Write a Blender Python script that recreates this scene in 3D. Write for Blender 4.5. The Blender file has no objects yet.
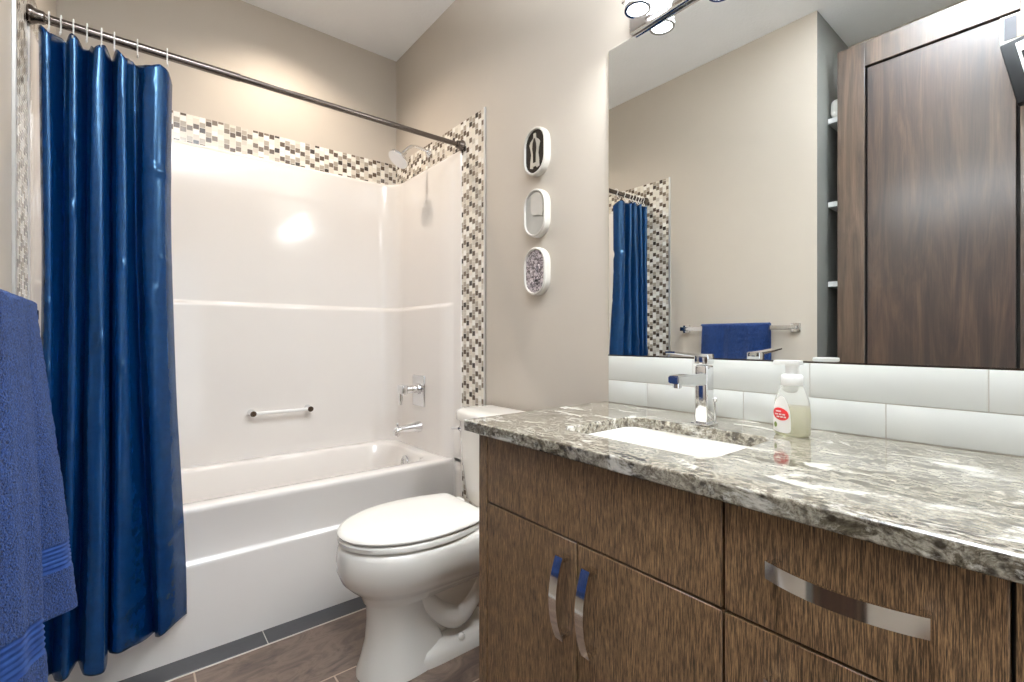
import bpy, bmesh, math, random
from mathutils import Vector, Matrix, noise
random.seed(7)
PI = math.pi
scene = bpy.context.scene
COL = scene.collection

# ------------------------------------------------------------------ camera
CAM_H = 1.119
YAW = math.radians(38.97)
cam_d = bpy.data.cameras.new('camera')
cam_d.sensor_width = 36.0
cam_d.lens = 471.0 / 1024.0 * 36.0
cam_d.shift_y = -2.8 / 1024.0
cam_d.clip_start = 0.01
cam = bpy.data.objects.new('camera', cam_d)
COL.objects.link(cam)
cam.location = (0, 0, CAM_H)
cam.rotation_euler = (PI / 2, 0, -YAW)
scene.camera = cam

# ------------------------------------------------------------------ world, exposure, room lights
world = bpy.data.worlds.new('world')
scene.world = world
world.use_nodes = True
world.node_tree.nodes['Background'].inputs[0].default_value = (0.86, 0.93, 1.0, 1)
world.node_tree.nodes['Background'].inputs[1].default_value = 1.7
scene.view_settings.view_transform = 'Standard'
scene.view_settings.look = 'None'
scene.view_settings.gamma = 1
scene.view_settings.use_curve_mapping = False
scene.view_settings.exposure = 0.12
scene.cycles.use_denoising = True
scene.cycles.max_bounces = 10
scene.cycles.diffuse_bounces = 5
scene.cycles.glossy_bounces = 5
scene.cycles.transmission_bounces = 8
scene.cycles.sample_clamp_indirect = 8.0
scene.cycles.sample_clamp_direct = 4.0

def lamp(name, kind, loc, energy, color, rot=(0, 0, 0), **kw):
    d = bpy.data.lights.new(name, kind)
    d.energy = energy
    d.color = color
    for k, v in kw.items():
        setattr(d, k, v)
    o = bpy.data.objects.new(name, d)
    o.location = loc
    o.rotation_euler = rot
    COL.objects.link(o)
    return o

POT = (0.60, 2.26, 2.79)
E_POT, E_FLASH = 36, 100
lamp('recessed_lamp', 'SPOT', (POT[0], POT[1], POT[2] - 0.012), E_POT, (1.0, 0.86, 0.72), (0, 0, 0),
     spot_size=math.radians(140), spot_blend=0.75, shadow_soft_size=0.035)
FLASH = (-0.20, 0.16, 2.30)
lamp('flash_lamp', 'AREA', (FLASH[0] + 0.03, FLASH[1], 2.43), E_FLASH, (0.88, 0.94, 1.0), (PI, math.radians(40), 0),
     shape='DISK', size=0.10, spread=math.radians(125))

# ------------------------------------------------------------------ room measures (metres)
XR, XL = 1.2535, -0.237        # right wall, left wall
YB = 2.668                     # back wall
ZC = 2.799                     # ceiling
YN = 0.897                     # end of the left wall
XN = -0.722                    # back of the closet niche
YF = -1.10                     # wall behind the photographer
YA = 1.997                     # tub apron
ZR = 0.5235                    # tub rim
Y_SO, Y_SI = 1.739, 1.926      # mosaic band outer and inner edge
Z_ST, Z_MT = 2.030, 2.165      # surround top, mosaic top
ZK = 0.905                     # counter top

# ------------------------------------------------------------------ materials
def srgb(r, g, b):
    f = lambda c: c / 12.92 if c <= 0.04045 else ((c + 0.055) / 1.055) ** 2.4
    return (f(r / 255), f(g / 255), f(b / 255), 1)

class NT:
    def __init__(self, name):
        self.m = bpy.data.materials.new(name)
        self.m.use_nodes = True
        self.t = self.m.node_tree
        self.b = self.t.nodes['Principled BSDF']
    def n(self, typ, **kw):
        x = self.t.nodes.new(typ)
        for k, v in kw.items():
            if k.startswith('i_'):
                x.inputs[k[2:].replace('_', ' ')].default_value = v
            else:
                setattr(x, k, v)
        return x
    def l(self, a, b):
        self.t.links.new(a, b)
    def coord(self, scale=(1, 1, 1), loc=(0, 0, 0), out='Object', rot=(0, 0, 0)):
        c = self.n('ShaderNodeTexCoord')
        mp = self.n('ShaderNodeMapping')
        mp.inputs['Scale'].default_value = scale
        mp.inputs['Location'].default_value = loc
        mp.inputs['Rotation'].default_value = rot
        self.l(c.outputs[out], mp.inputs['Vector'])
        return mp.outputs['Vector']
    def noise(self, vec, scale, detail=3, rough=0.5, dist=0.0):
        x = self.n('ShaderNodeTexNoise')
        x.inputs['Scale'].default_value = scale
        x.inputs['Detail'].default_value = detail
        x.inputs['Roughness'].default_value = rough
        x.inputs['Distortion'].default_value = dist
        self.l(vec, x.inputs['Vector'])
        return x.outputs['Fac']
    def ramp(self, fac, stops, interp='LINEAR'):
        r = self.n('ShaderNodeValToRGB')
        r.color_ramp.interpolation = interp
        e = r.color_ramp.elements
        while len(e) > 1:
            e.remove(e[-1])
        e[0].position, e[0].color = stops[0]
        for p, c in stops[1:]:
            x = e.new(p)
            x.color = c
        self.l(fac, r.inputs['Fac'])
        return r.outputs['Color']
    def mix(self, fac, a, b, mode='MIX'):
        x = self.n('ShaderNodeMix', data_type='RGBA', blend_type=mode)
        for sock, v in ((x.inputs[0], fac), (x.inputs[6], a), (x.inputs[7], b)):
            if hasattr(v, 'links') or hasattr(v, 'is_linked'):
                self.l(v, sock)
            else:
                sock.default_value = v
        return x.outputs[2]
    def math(self, op, a, b=None):
        x = self.n('ShaderNodeMath', operation=op)
        for i, v in enumerate((a, b)):
            if v is None:
                continue
            if hasattr(v, 'is_linked'):
                self.l(v, x.inputs[i])
            else:
                x.inputs[i].default_value = v
        return x.outputs[0]
    def bump(self, h, strength=0.2, dist=0.01):
        x = self.n('ShaderNodeBump')
        x.inputs['Strength'].default_value = strength
        x.inputs['Distance'].default_value = dist
        self.l(h, x.inputs['Height'])
        self.l(x.outputs['Normal'], self.b.inputs['Normal'])

def plain(name, col, rough=0.5, metal=0.0, coat=0.0, bump=None, var=0.0, spec=0.5, coat_rough=0.05):
    k = NT(name)
    v = k.coord()
    k.b.inputs['Roughness'].default_value = rough
    k.b.inputs['Metallic'].default_value = metal
    k.b.inputs['Coat Weight'].default_value = coat
    k.b.inputs['Coat Roughness'].default_value = coat_rough
    k.b.inputs['Specular IOR Level'].default_value = spec
    f = k.noise(v, 6, 3)
    lo = tuple(max(0, c * (1 - var)) for c in col[:3]) + (1,)
    hi = tuple(min(1, c * (1 + var)) for c in col[:3]) + (1,)
    k.l(k.ramp(f, [(0.35, lo), (0.65, hi)]), k.b.inputs['Base Color'])
    if bump:
        k.bump(k.noise(v, bump[0], 4), bump[1], bump[2])
    return k.m

M = {}
M['wall'] = plain('wall_paint', srgb(191, 182, 170), 0.55, bump=(180, 0.10, 0.002), var=0.01)
M['grey_wall'] = plain('grey_wall_paint', srgb(118, 118, 114), 0.5, bump=(180, 0.10, 0.002), var=0.01)  # room paint with the shade on the niche wall put into its colour
M['ceiling'] = plain('ceiling_paint', srgb(238, 239, 240), 0.8, bump=(60, 0.5, 0.004), var=0.01)
M['acrylic'] = plain('white_acrylic', srgb(234, 229, 224), 0.13, coat=0.8, var=0.005, coat_rough=0.035)
M['porcelain'] = plain('porcelain', srgb(236, 232, 224), 0.08, coat=0.6, var=0.005, coat_rough=0.03)
M['seat'] = plain('seat_plastic', srgb(238, 235, 228), 0.22, var=0.005)
M['chrome'] = plain('chrome', (0.78, 0.78, 0.79, 1), 0.08, metal=1.0, var=0.01)
M['nickel'] = plain('brushed_nickel', (0.86, 0.84, 0.81, 1), 0.10, metal=1.0, var=0.03)
M['bronze'] = plain('dark_rod_metal', (0.16, 0.135, 0.12, 1), 0.22, metal=1.0, var=0.05)
M['alu'] = plain('aluminium_trim', (0.72, 0.72, 0.71, 1), 0.3, metal=1.0, var=0.02)
M['black'] = plain('black_plastic', (0.006, 0.006, 0.007, 1), 0.5, var=0.1, spec=0.2)
M['dark'] = plain('dark_gap', (0.01, 0.008, 0.007, 1), 0.8, var=0.1)  # near-black standing in for the shade inside narrow gaps
M['white_pl'] = plain('white_plastic', srgb(238, 238, 236), 0.3, var=0.01)
M['grey_pl'] = plain('grey_plastic', srgb(165, 170, 170), 0.4, var=0.03)
M['tan_pl'] = plain('tan_filter', srgb(190, 165, 140), 0.5, var=0.08)
M['slate_pl'] = plain('dark_grey_lens', srgb(88, 88, 94), 0.3, var=0.08)
M['red'] = plain('label_red', srgb(196, 22, 28), 0.3, var=0.05)
M['shelf'] = plain('white_shelf', srgb(225, 226, 226), 0.4, var=0.01)
M['grout'] = plain('grout', srgb(196, 190, 182), 0.8, var=0.03)
M['tile_white'] = plain('white_wall_tile', srgb(216, 218, 214), 0.10, coat=0.5, var=0.012)
M['wtowel'] = plain('white_towel', srgb(236, 234, 230), 0.9, bump=(300, 0.8, 0.004), var=0.04)
M['plaque'] = plain('plaque_white', srgb(196, 192, 184), 0.35, var=0.03)
M['plaque_grey'] = plain('plaque_grey', srgb(172, 170, 164), 0.35, var=0.12)
M['plaque_black'] = plain('plaque_black', srgb(34, 27, 24), 0.25, var=0.2)
M['torso'] = plain('torso_grey', srgb(172, 166, 154), 0.45, var=0.15)
M['label_white'] = plain('label_white', srgb(240, 238, 234), 0.3, var=0.01)
M['leaf'] = plain('label_green', srgb(120, 140, 60), 0.4, var=0.2)

def mirror_mat():
    k = NT('mirror_glass')
    k.b.inputs['Base Color'].default_value = (0.93, 0.95, 0.94, 1)
    k.b.inputs['Metallic'].default_value = 1
    k.b.inputs['Roughness'].default_value = 0.0
    return k.m
M['mirror'] = mirror_mat()

def clear_mat(name, col, rough, ior=1.45):
    k = NT(name)
    k.b.inputs['Base Color'].default_value = col
    k.b.inputs['Roughness'].default_value = rough
    k.b.inputs['Transmission Weight'].default_value = 0.75
    k.b.inputs['IOR'].default_value = ior
    return k.m
M['bottle'] = clear_mat('clear_bottle', (0.97, 0.97, 0.93, 1), 0.12, 1.2)
M['liquid'] = clear_mat('yellow_soap', (0.95, 0.91, 0.66, 1), 0.25, 1.2)
M['clear_hook'] = clear_mat('clear_hook', (0.9, 0.9, 0.9, 1), 0.2, 1.3)

def emit_mat(name, col, strength, base=(0.9, 0.9, 0.9, 1)):
    k = NT(name)
    k.b.inputs['Base Color'].default_value = base
    k.b.inputs['Emission Color'].default_value = col
    k.b.inputs['Emission Strength'].default_value = strength
    k.b.inputs['Roughness'].default_value = 0.2
    return k.m
M['bulb'] = emit_mat('lamp_glow', (0.93, 0.97, 1.0, 1), 480)
M['shade'] = emit_mat('crystal_shade', (0.94, 0.97, 1.0, 1), 16)
M['pot_glow'] = emit_mat('downlight_glow', (1.0, 0.82, 0.62, 1), 12)

def wood_mat(name, dark, mid, light, rough, sx=1.0, coat=0.0):
    k = NT(name)
    v = k.coord((1, 1, 0.035))
    v2 = k.coord((1, 1, 0.03))
    g = k.noise(v2, 1350 * sx, 3, 0.65)
    c1 = k.ramp(g, [(0.39, dark), (0.50, mid), (0.62, light)])
    big = k.noise(v, 40 * sx, 4, 0.6)
    c2 = k.ramp(big, [(0.3, (0.82, 0.80, 0.78, 1)), (0.7, (1.14, 1.12, 1.10, 1))])
    k.l(k.mix(1.0, c1, c2, 'MULTIPLY'), k.b.inputs['Base Color'])
    k.b.inputs['Roughness'].default_value = rough
    k.b.inputs['Coat Weight'].default_value = coat
    k.b.inputs['Coat Roughness'].default_value = 0.3
    k.bump(g, 0.12, 0.001)
    return k.m
M['cab'] = wood_mat('cabinet_wood', srgb(46, 33, 22), srgb(104, 80, 56), srgb(164, 132, 95), 0.42)

def walnut_mat(name, a, b, c):
    k = NT(name)
    v = k.coord((1, 1, 0.10))
    f = k.noise(v, 14, 6, 0.6, 1.2)
    f2 = k.noise(k.coord((1, 1, 0.03)), 220, 3, 0.6)
    c1 = k.ramp(f, [(0.32, a), (0.5, b), (0.68, c)])
    c2 = k.ramp(f2, [(0.3, (0.72, 0.70, 0.68, 1)), (0.7, (1.12, 1.1, 1.08, 1))])
    k.l(k.mix(1.0, c1, c2, 'MULTIPLY'), k.b.inputs['Base Color'])
    k.b.inputs['Roughness'].default_value = 0.34
    k.b.inputs['Coat Weight'].default_value = 1.0
    k.b.inputs['Coat Roughness'].default_value = 0.26
    return k.m
M['walnut'] = walnut_mat('dark_walnut', srgb(36, 24, 19), srgb(58, 41, 33), srgb(80, 59, 47))
M['walnut2'] = walnut_mat('frame_walnut', srgb(56, 43, 34), srgb(78, 61, 49), srgb(102, 82, 66))

def granite_mat():
    k = NT('granite')
    v = k.coord((1.5, 0.7, 1.2), rot=(0, 0, 0.25))
    v2 = k.coord((1, 1, 1))
    w = k.noise(v, 22, 8, 0.72, 0.7)
    base = k.ramp(w, [(0.32, srgb(58, 51, 41)), (0.43, srgb(98, 91, 77)), (0.50, srgb(168, 163, 150)),
                      (0.57, srgb(104, 97, 84)), (0.66, srgb(200, 195, 182))])
    sp = k.noise(v2, 120, 8, 0.8, 0.5)
    spk = k.ramp(sp, [(0.38, (0.16, 0.13, 0.11, 1)), (0.45, (0.55, 0.50, 0.44, 1)), (0.53, (1.0, 1.0, 1.0, 1)), (0.64, (1.3, 1.28, 1.24, 1))])
    pm = k.ramp(k.noise(v2, 14, 5, 0.65, 0.6), [(0.40, (0.5, 0.5, 0.5, 1)), (0.58, (0.95, 0.95, 0.95, 1))])
    c = k.mix(pm, base, k.mix(1.0, base, spk, 'MULTIPLY'))
    vor = k.n('ShaderNodeTexVoronoi')
    vor.inputs['Scale'].default_value = 70
    k.l(k.coord((1.2, 0.8, 1)), vor.inputs['Vector'])
    m1 = k.ramp(vor.outputs['Distance'], [(0.28, (1, 1, 1, 1)), (0.46, (0, 0, 0, 1))])
    m2 = k.ramp(k.noise(v2, 16, 5, 0.65, 0.8), [(0.44, (0, 0, 0, 1)), (0.54, (0.9, 0.9, 0.9, 1))])
    c = k.mix(k.mix(1.0, m1, m2, 'MULTIPLY'), c, srgb(46, 38, 30))
    wn = k.ramp(k.noise(v, 10, 8, 0.74, 0.5), [(0.55, (0, 0, 0, 1)), (0.62, (0.8, 0.8, 0.8, 1))])
    c = k.mix(wn, c, srgb(218, 215, 206))
    k.l(c, k.b.inputs['Base Color'])
    k.b.inputs['Roughness'].default_value = 0.10
    k.b.inputs['Coat Weight'].default_value = 0.45
    k.b.inputs['Coat Roughness'].default_value = 0.08
    return k.m
M['granite'] = granite_mat()

def floor_mat():
    k = NT('floor_tile')
    v = k.coord((1, 1, 1), (-0.164, -1.8965 + 0.3125 * 20, 0))
    br = k.n('ShaderNodeTexBrick')
    br.offset = 0.42
    br.offset_frequency = 2
    br.inputs['Scale'].default_value = 1.0
    br.inputs['Brick Width'].default_value = 0.62
    br.inputs['Row Height'].default_value = 0.3125
    br.inputs['Mortar Size'].default_value = 0.0028
    br.inputs['Mortar Smooth'].default_value = 0.1
    br.inputs['Bias'].default_value = 0.0
    br.inputs['Color1'].default_value = (0.92, 0.92, 0.92, 1)
    br.inputs['Color2'].default_value = (1.08, 1.05, 1.02, 1)
    br.inputs['Mortar'].default_value = (1, 1, 1, 1)
    k.l(v, br.inputs['Vector'])
    v2 = k.coord((1.0, 2.2, 1), rot=(0, 0, 0.6))
    s = k.noise(v2, 5.5, 8, 0.65, 2.0)
    c = k.ramp(s, [(0.28, srgb(66, 54, 48)), (0.46, srgb(100, 84, 74)), (0.56, srgb(120, 102, 90)), (0.72, srgb(78, 64, 56))])
    c = k.mix(1.0, c, br.outputs['Color'], 'MULTIPLY')
    c = k.mix(br.outputs['Fac'], c, srgb(176, 156, 138))
    k.l(c, k.b.inputs['Base Color'])
    k.b.inputs['Roughness'].default_value = 0.33
    inv = k.math('SUBTRACT', 1.0, br.outputs['Fac'])
    k.bump(inv, 0.4, 0.002)
    return k.m
M['floor'] = floor_mat()
M['slate'] = plain('dark_slate_tile', srgb(62, 61, 64), 0.35, bump=(30, 0.2, 0.003), var=0.18)  # darker and greyer than the rest of the floor

def mosaic_mat():
    k = NT('mosaic_tile')
    uv = k.n('ShaderNodeTexCoord').outputs['UV']
    sep = k.n('ShaderNodeSeparateXYZ')
    k.l(uv, sep.inputs[0])
    P = 0.0250
    x = k.math('DIVIDE', sep.outputs[0], P)
    col = k.math('FLOOR', x)
    fx = k.math('SUBTRACT', x, col)
    shift = k.math('MULTIPLY', k.math('MODULO', col, 2.0), 0.5)
    y = k.math('ADD', k.math('DIVIDE', sep.outputs[1], P), shift)
    row = k.math('FLOOR', y)
    fy = k.math('SUBTRACT', y, row)
    cmb = k.n('ShaderNodeCombineXYZ')
    k.l(col, cmb.inputs[0])
    k.l(row, cmb.inputs[1])
    wn = k.n('ShaderNodeTexWhiteNoise', noise_dimensions='3D')
    k.l(cmb.outputs[0], wn.inputs['Vector'])
    # per column: a dark glass chip, a taupe or pale one, a pale one, repeating from a random start
    wc = k.n('ShaderNodeTexWhiteNoise', noise_dimensions='1D')
    k.l(col, wc.inputs['W'])
    off = k.math('FLOOR', k.math('MULTIPLY', wc.outputs['Value'], 2.999))
    d = k.math('MODULO', k.math('ADD', k.math('ADD', row, off), 300.0), 3.0)
    isd = k.math('LESS_THAN', d, 0.5)
    ist = k.math('MULTIPLY', k.math('LESS_THAN', k.math('ABSOLUTE', k.math('SUBTRACT', d, 1.0)), 0.5), 0.5)
    dark = k.math('LESS_THAN', wn.outputs['Value'], k.math('MULTIPLY', isd, 0.97))
    sepc = k.n('ShaderNodeSeparateColor')
    k.l(wn.outputs['Color'], sepc.inputs[0])
    pale = k.ramp(sepc.outputs[1], [(0.0, srgb(232, 226, 214)), (0.3, srgb(214, 206, 192)), (0.55, srgb(240, 237, 230)), (0.85, srgb(200, 192, 180))], 'CONSTANT')
    drk = k.ramp(sepc.outputs[2], [(0.0, srgb(88, 74, 62)), (0.4, srgb(118, 105, 92)), (0.8, srgb(62, 54, 48))], 'CONSTANT')
    taupe = k.ramp(sepc.outputs[0], [(0.0, srgb(168, 158, 144)), (0.5, srgb(190, 182, 168))], 'CONSTANT')
    tp_ = k.math('LESS_THAN', wn.outputs['Value'], ist)
    c = k.mix(dark, k.mix(tp_, pale, taupe), drk)
    # darker top of each dark glass chip
    e1 = k.math('LESS_THAN', fx, 0.09)
    e2 = k.math('LESS_THAN', fy, 0.09)
    g = k.math('MAXIMUM', e1, e2)
    c = k.mix(g, c, srgb(214, 208, 198))
    k.l(c, k.b.inputs['Base Color'])
    r = k.math('ADD', 0.12, k.math('MULTIPLY', g, 0.5))
    k.l(r, k.b.inputs['Roughness'])
    k.bump(k.math('SUBTRACT', 1.0, g), 0.3, 0.001)
    return k.m
M['mosaic'] = mosaic_mat()

def cloth_mat(name, a, b, rough, sheen, bscale, bstr, bdist=0.003, spec=0.5):
    k = NT(name)
    v = k.coord()
    f = k.noise(v, bscale, 4, 0.6)
    k.l(k.ramp(f, [(0.35, a), (0.65, b)]), k.b.inputs['Base Color'])
    k.b.inputs['Roughness'].default_value = rough
    k.b.inputs['Sheen Weight'].default_value = sheen
    k.b.inputs['Sheen Roughness'].default_value = 0.4
    k.b.inputs['Sheen Tint'].default_value = (0.55, 0.65, 1, 1)
    k.b.inputs['Specular IOR Level'].default_value = spec
    k.bump(f, bstr, bdist)
    return k.m
M['curtain'] = cloth_mat('navy_satin', srgb(0, 33, 74), srgb(1, 39, 84), 0.26, 0.0, 40, 0.08, 0.01, 0.9)
M['curtain'].node_tree.nodes['Principled BSDF'].inputs['Specular Tint'].default_value = (0.35, 0.68, 1.0, 1)
M['terry'] = cloth_mat('blue_terry', srgb(3, 13, 46), srgb(44, 78, 144), 0.95, 0.25, 300, 1.0, 0.010, 0.1)
M['band'] = cloth_mat('towel_band', srgb(26, 52, 108), srgb(36, 66, 124), 0.8, 0.15, 60, 0.1, 0.002, 0.2)

def floral_mat():
    k = NT('floral_print')
    v = k.coord()
    vo = k.n('ShaderNodeTexVoronoi', feature='DISTANCE_TO_EDGE')
    vo.inputs['Scale'].default_value = 52
    k.l(v, vo.inputs['Vector'])
    w = k.noise(v, 48, 5, 0.6, 1.0)
    c = k.ramp(w, [(0.36, srgb(60, 54, 54)), (0.46, srgb(150, 140, 144)), (0.54, srgb(206, 194, 194)), (0.66, srgb(120, 112, 120))])
    e = k.ramp(vo.outputs['Distance'], [(0.02, (0.25, 0.22, 0.22, 1)), (0.10, (1, 1, 1, 1))])
    k.l(k.mix(1.0, c, e, 'MULTIPLY'), k.b.inputs['Base Color'])
    k.b.inputs['Roughness'].default_value = 0.35
    return k.m
M['floral'] = floral_mat()

# ------------------------------------------------------------------ mesh helpers
def box(bm, x0, x1, y0, y1, z0, z1, bev=0.0, seg=2):
    r = bmesh.ops.create_cube(bm, size=1)
    vs = r['verts']
    for v in vs:
        v.co = Vector(((x0 + x1) / 2 + v.co.x * (x1 - x0), (y0 + y1) / 2 + v.co.y * (y1 - y0), (z0 + z1) / 2 + v.co.z * (z1 - z0)))
    if bev > 0:
        es = list({e for v in vs for e in v.link_edges})
        bmesh.ops.bevel(bm, geom=es, offset=bev, segments=seg, profile=0.5, affect='EDGES', clamp_overlap=True)
    return vs

def loft(bm, loops, closed=True, cap0=False, cap1=False):
    rows = [[bm.verts.new(p) for p in lp] for lp in loops]
    n = len(rows[0])
    for a, b in zip(rows, rows[1:]):
        for i in range(n if closed else n - 1):
            j = (i + 1) % n
            try:
                bm.faces.new((a[i], a[j], b[j], b[i]))
            except ValueError:
                pass
    if cap0:
        bm.faces.new(list(reversed(rows[0])))
    if cap1:
        bm.faces.new(rows[-1])
    return rows

def frame(d):
    d = d.normalized()
    u = Vector((0, 0, 1)) if abs(d.z) < 0.9 else Vector((1, 0, 0))
    a = d.cross(u).normalized()
    return a, d.cross(a).normalized()

def tube(bm, pts, rad, n=12, caps=True):
    pts = [Vector(p) for p in pts]
    rads = rad if isinstance(rad, (list, tuple)) else [rad] * len(pts)
    loops = []
    a0 = None
    for i, p in enumerate(pts):
        d = (pts[min(i + 1, len(pts) - 1)] - pts[max(i - 1, 0)])
        if a0 is None:
            a, b = frame(d)
        else:
            dn = d.normalized()
            a = (a0 - dn * a0.dot(dn)).normalized()
            b = dn.cross(a).normalized()
        a0 = a
        loops.append([p + (a * math.cos(2 * PI * k / n) + b * math.sin(2 * PI * k / n)) * rads[i] for k in range(n)])
    loft(bm, loops, True, caps, caps)

def lathe(bm, prof, c, axis=(0, 0, 1), n=32, cap0=True, cap1=True):
    """prof: list of (radius, distance along the axis)"""
    c = Vector(c)
    ax = Vector(axis).normalized()
    a, b = frame(ax)
    loops = [[c + ax * h + (a * math.cos(2 * PI * k / n) + b * math.sin(2 * PI * k / n)) * r for k in range(n)] for r, h in prof]
    loft(bm, loops, True, cap0, cap1)

def rrect(x0, x1, y0, y1, r, z, n=6):
    pts = []
    for cx, cy, a0 in ((x1 - r, y1 - r, 0), (x0 + r, y1 - r, 90), (x0 + r, y0 + r, 180), (x1 - r, y0 + r, 270)):
        for k in range(n + 1):
            a = math.radians(a0 + 90 * k / n)
            pts.append(Vector((cx + r * math.cos(a), cy + r * math.sin(a), z)))
    return pts

def spline(P, n):
    """Catmull-Rom through P, n samples in all"""
    P = [Vector(p) for p in P]
    out = []
    m = len(P) - 1
    for i in range(n):
        t = i / (n - 1) * m
        k = min(int(t), m - 1)
        u = t - k
        p0, p1, p2, p3 = P[max(k - 1, 0)], P[k], P[k + 1], P[min(k + 2, m)]
        out.append(0.5 * ((2 * p1) + (p2 - p0) * u + (2 * p0 - 5 * p1 + 4 * p2 - p3) * u * u + (3 * p1 - p0 - 3 * p2 + p3) * u ** 3))
    return out

def wloc(o):
    v = Vector((0, 0, 0))
    while o:
        v += o.location
        o = o.parent
    return v

def obj(name, bm, mat, parent=None, smooth=None, base=None):
    """links bm (built in room coordinates) as one mesh object"""
    bmesh.ops.recalc_face_normals(bm, faces=bm.faces)
    org = wloc(parent) if parent else Vector(base or (0, 0, 0))
    bmesh.ops.translate(bm, verts=bm.verts, vec=-org)
    me = bpy.data.meshes.new(name)
    bm.to_mesh(me)
    bm.free()
    mats = mat if isinstance(mat, (list, tuple)) else [mat]
    for m in mats:
        me.materials.append(m)
    o = bpy.data.objects.new(name, me)
    COL.objects.link(o)
    if parent:
        o.parent = parent
    elif base:
        o.location = base
    if smooth is not None:
        for p in me.polygons:
            p.use_smooth = True
        if smooth < 179:
            me.set_sharp_from_angle(angle=math.radians(smooth))
    return o

def B():
    return bmesh.new()

def tag(o, label, cat, group=None):
    o['label'] = label
    o['category'] = cat
    if group:
        o['group'] = group
    return o

def thing(name, label, cat, loc, group=None):
    o = bpy.data.objects.new(name, None)
    o.empty_display_size = 0.05
    COL.objects.link(o)
    o.location = loc
    return tag(o, label, cat, group)

def struct(name, bm, mat, smooth=None, parent=None):
    o = obj(name, bm, mat, parent, smooth)
    if not parent:
        o['kind'] = 'structure'
    return o

def boxobj(name, x0, x1, y0, y1, z0, z1, mat, parent=None, bev=0.0, seg=2, smooth=None):
    bm = B()
    box(bm, x0, x1, y0, y1, z0, z1, bev, seg)
    return obj(name, bm, mat, parent, smooth if smooth is not None else (40 if bev else None))

def copy_tree(o, parent=None):
    c = o.copy()
    COL.objects.link(c)
    if parent:
        c.parent = parent
    for ch in list(o.children):
        copy_tree(ch, c)
    return c

# ------------------------------------------------------------------ room shell
def wallbox(name, *a, mat='wall'):
    bm = B()
    box(bm, *a)
    return struct(name, bm, M[mat])
T = 0.12
wallbox('floor', XN - T, XR + T, YF - T, YB + T, -0.1, 0.0, mat='floor')
wallbox('ceiling', XN - T, XR + T, YF - T, YB + T, ZC, ZC + 0.1, mat='ceiling')
wallbox('wall_right', XR, XR + T, YF - T, YB + T, 0, ZC)
wallbox('wall_back', XL - T, XR, YB, YB + T, 0, ZC)
wallbox('wall_left', XL - T, XL, YN + T, YB, 0, ZC)
wallbox('wall_left_end', XL - 0.001, XL, YN - 0.004, YN + T, 0, ZC)
wallbox('wall_niche', XN - T, XL - 0.001, YN - 0.004, YN + T, 0, ZC, mat='grey_wall')  # same paint as the other walls, coloured darker for its shade
wallbox('wall_closet', XN - T, XN, YF - T, YN, 0, ZC)
wallbox('wall_closet_side', XN, -0.395, -0.06, 0.06, 0, ZC)
bm = B()                       # wall behind the photographer, with an open doorway
box(bm, XN, -0.30, YF - T, YF, 0, ZC)
box(bm, 0.62, XR, YF - T, YF, 0, ZC)
box(bm, -0.30, 0.62, YF - T, YF, 2.05, ZC)
struct('wall_rear', bm, M['wall'])

def fix_uv(o, ax, ay):
    me = o.data
    uvl = me.uv_layers.new(name='uv')
    for lp in me.loops:
        co = me.vertices[lp.vertex_index].co
        uvl.data[lp.index].uv = (ax(co), ay(co))

# mosaic band: right wall, back wall, left wall
for nm, side in (('trim_1', 1), ('trim_3', -1)):
    bm = B()
    x0, x1 = (XR - 0.006, XR) if side > 0 else (XL, XL + 0.006)
    box(bm, x0, x1, Y_SO + 0.006, Y_SI + 0.02, 0, Z_ST - 0.01)
    box(bm, x0, x1, Y_SO + 0.006, YB, Z_ST - 0.01, Z_MT)
    o = struct(nm, bm, M['mosaic'])
    fix_uv(o, lambda c: 30 + c.y - Y_SO, lambda c: 10 + c.z - Z_MT)
bm = B()
box(bm, XL, XR, YB - 0.006, YB, Z_ST - 0.03, Z_MT)
o = struct('trim_2', bm, M['mosaic'])
fix_uv(o, lambda c: 30 + c.x, lambda c: 10 + c.z - Z_MT)
# metal edge along the band
for nm, side in (('trim_4', 1), ('trim_5', -1)):
    bm = B()
    x0, x1 = (XR - 0.009, XR) if side > 0 else (XL, XL + 0.009)
    box(bm, x0, x1, Y_SO - 0.004, Y_SO + 0.006, 0, Z_MT + 0.003, 0.001, 1)
    struct(nm, bm, M['alu'])

# dark tile row laid along the tub
bm = B()
for a, b in ((XL + 0.002, 0.3885), (0.3915, XR - 0.002)):
    box(bm, a, b, 1.899, YA - 0.002, 0, 0.004, 0.0012, 1)
struct('trim_6', bm, M['slate'])
bm = B()
box(bm, XL, XR, 1.895, YA, 0, 0.0026)
struct('trim_7', bm, M['grout'])
# baseboard on the plain part of the right and left wall
bm = B()
box(bm, XR - 0.014, XR, 1.002, Y_SO - 0.005, 0, 0.09, 0.003)
struct('baseboard_right', bm, M['shelf'])
bm = B()
box(bm, XL, XL + 0.014, YN, Y_SO - 0.005, 0, 0.09, 0.003)
struct('baseboard_left', bm, M['shelf'])

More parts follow.
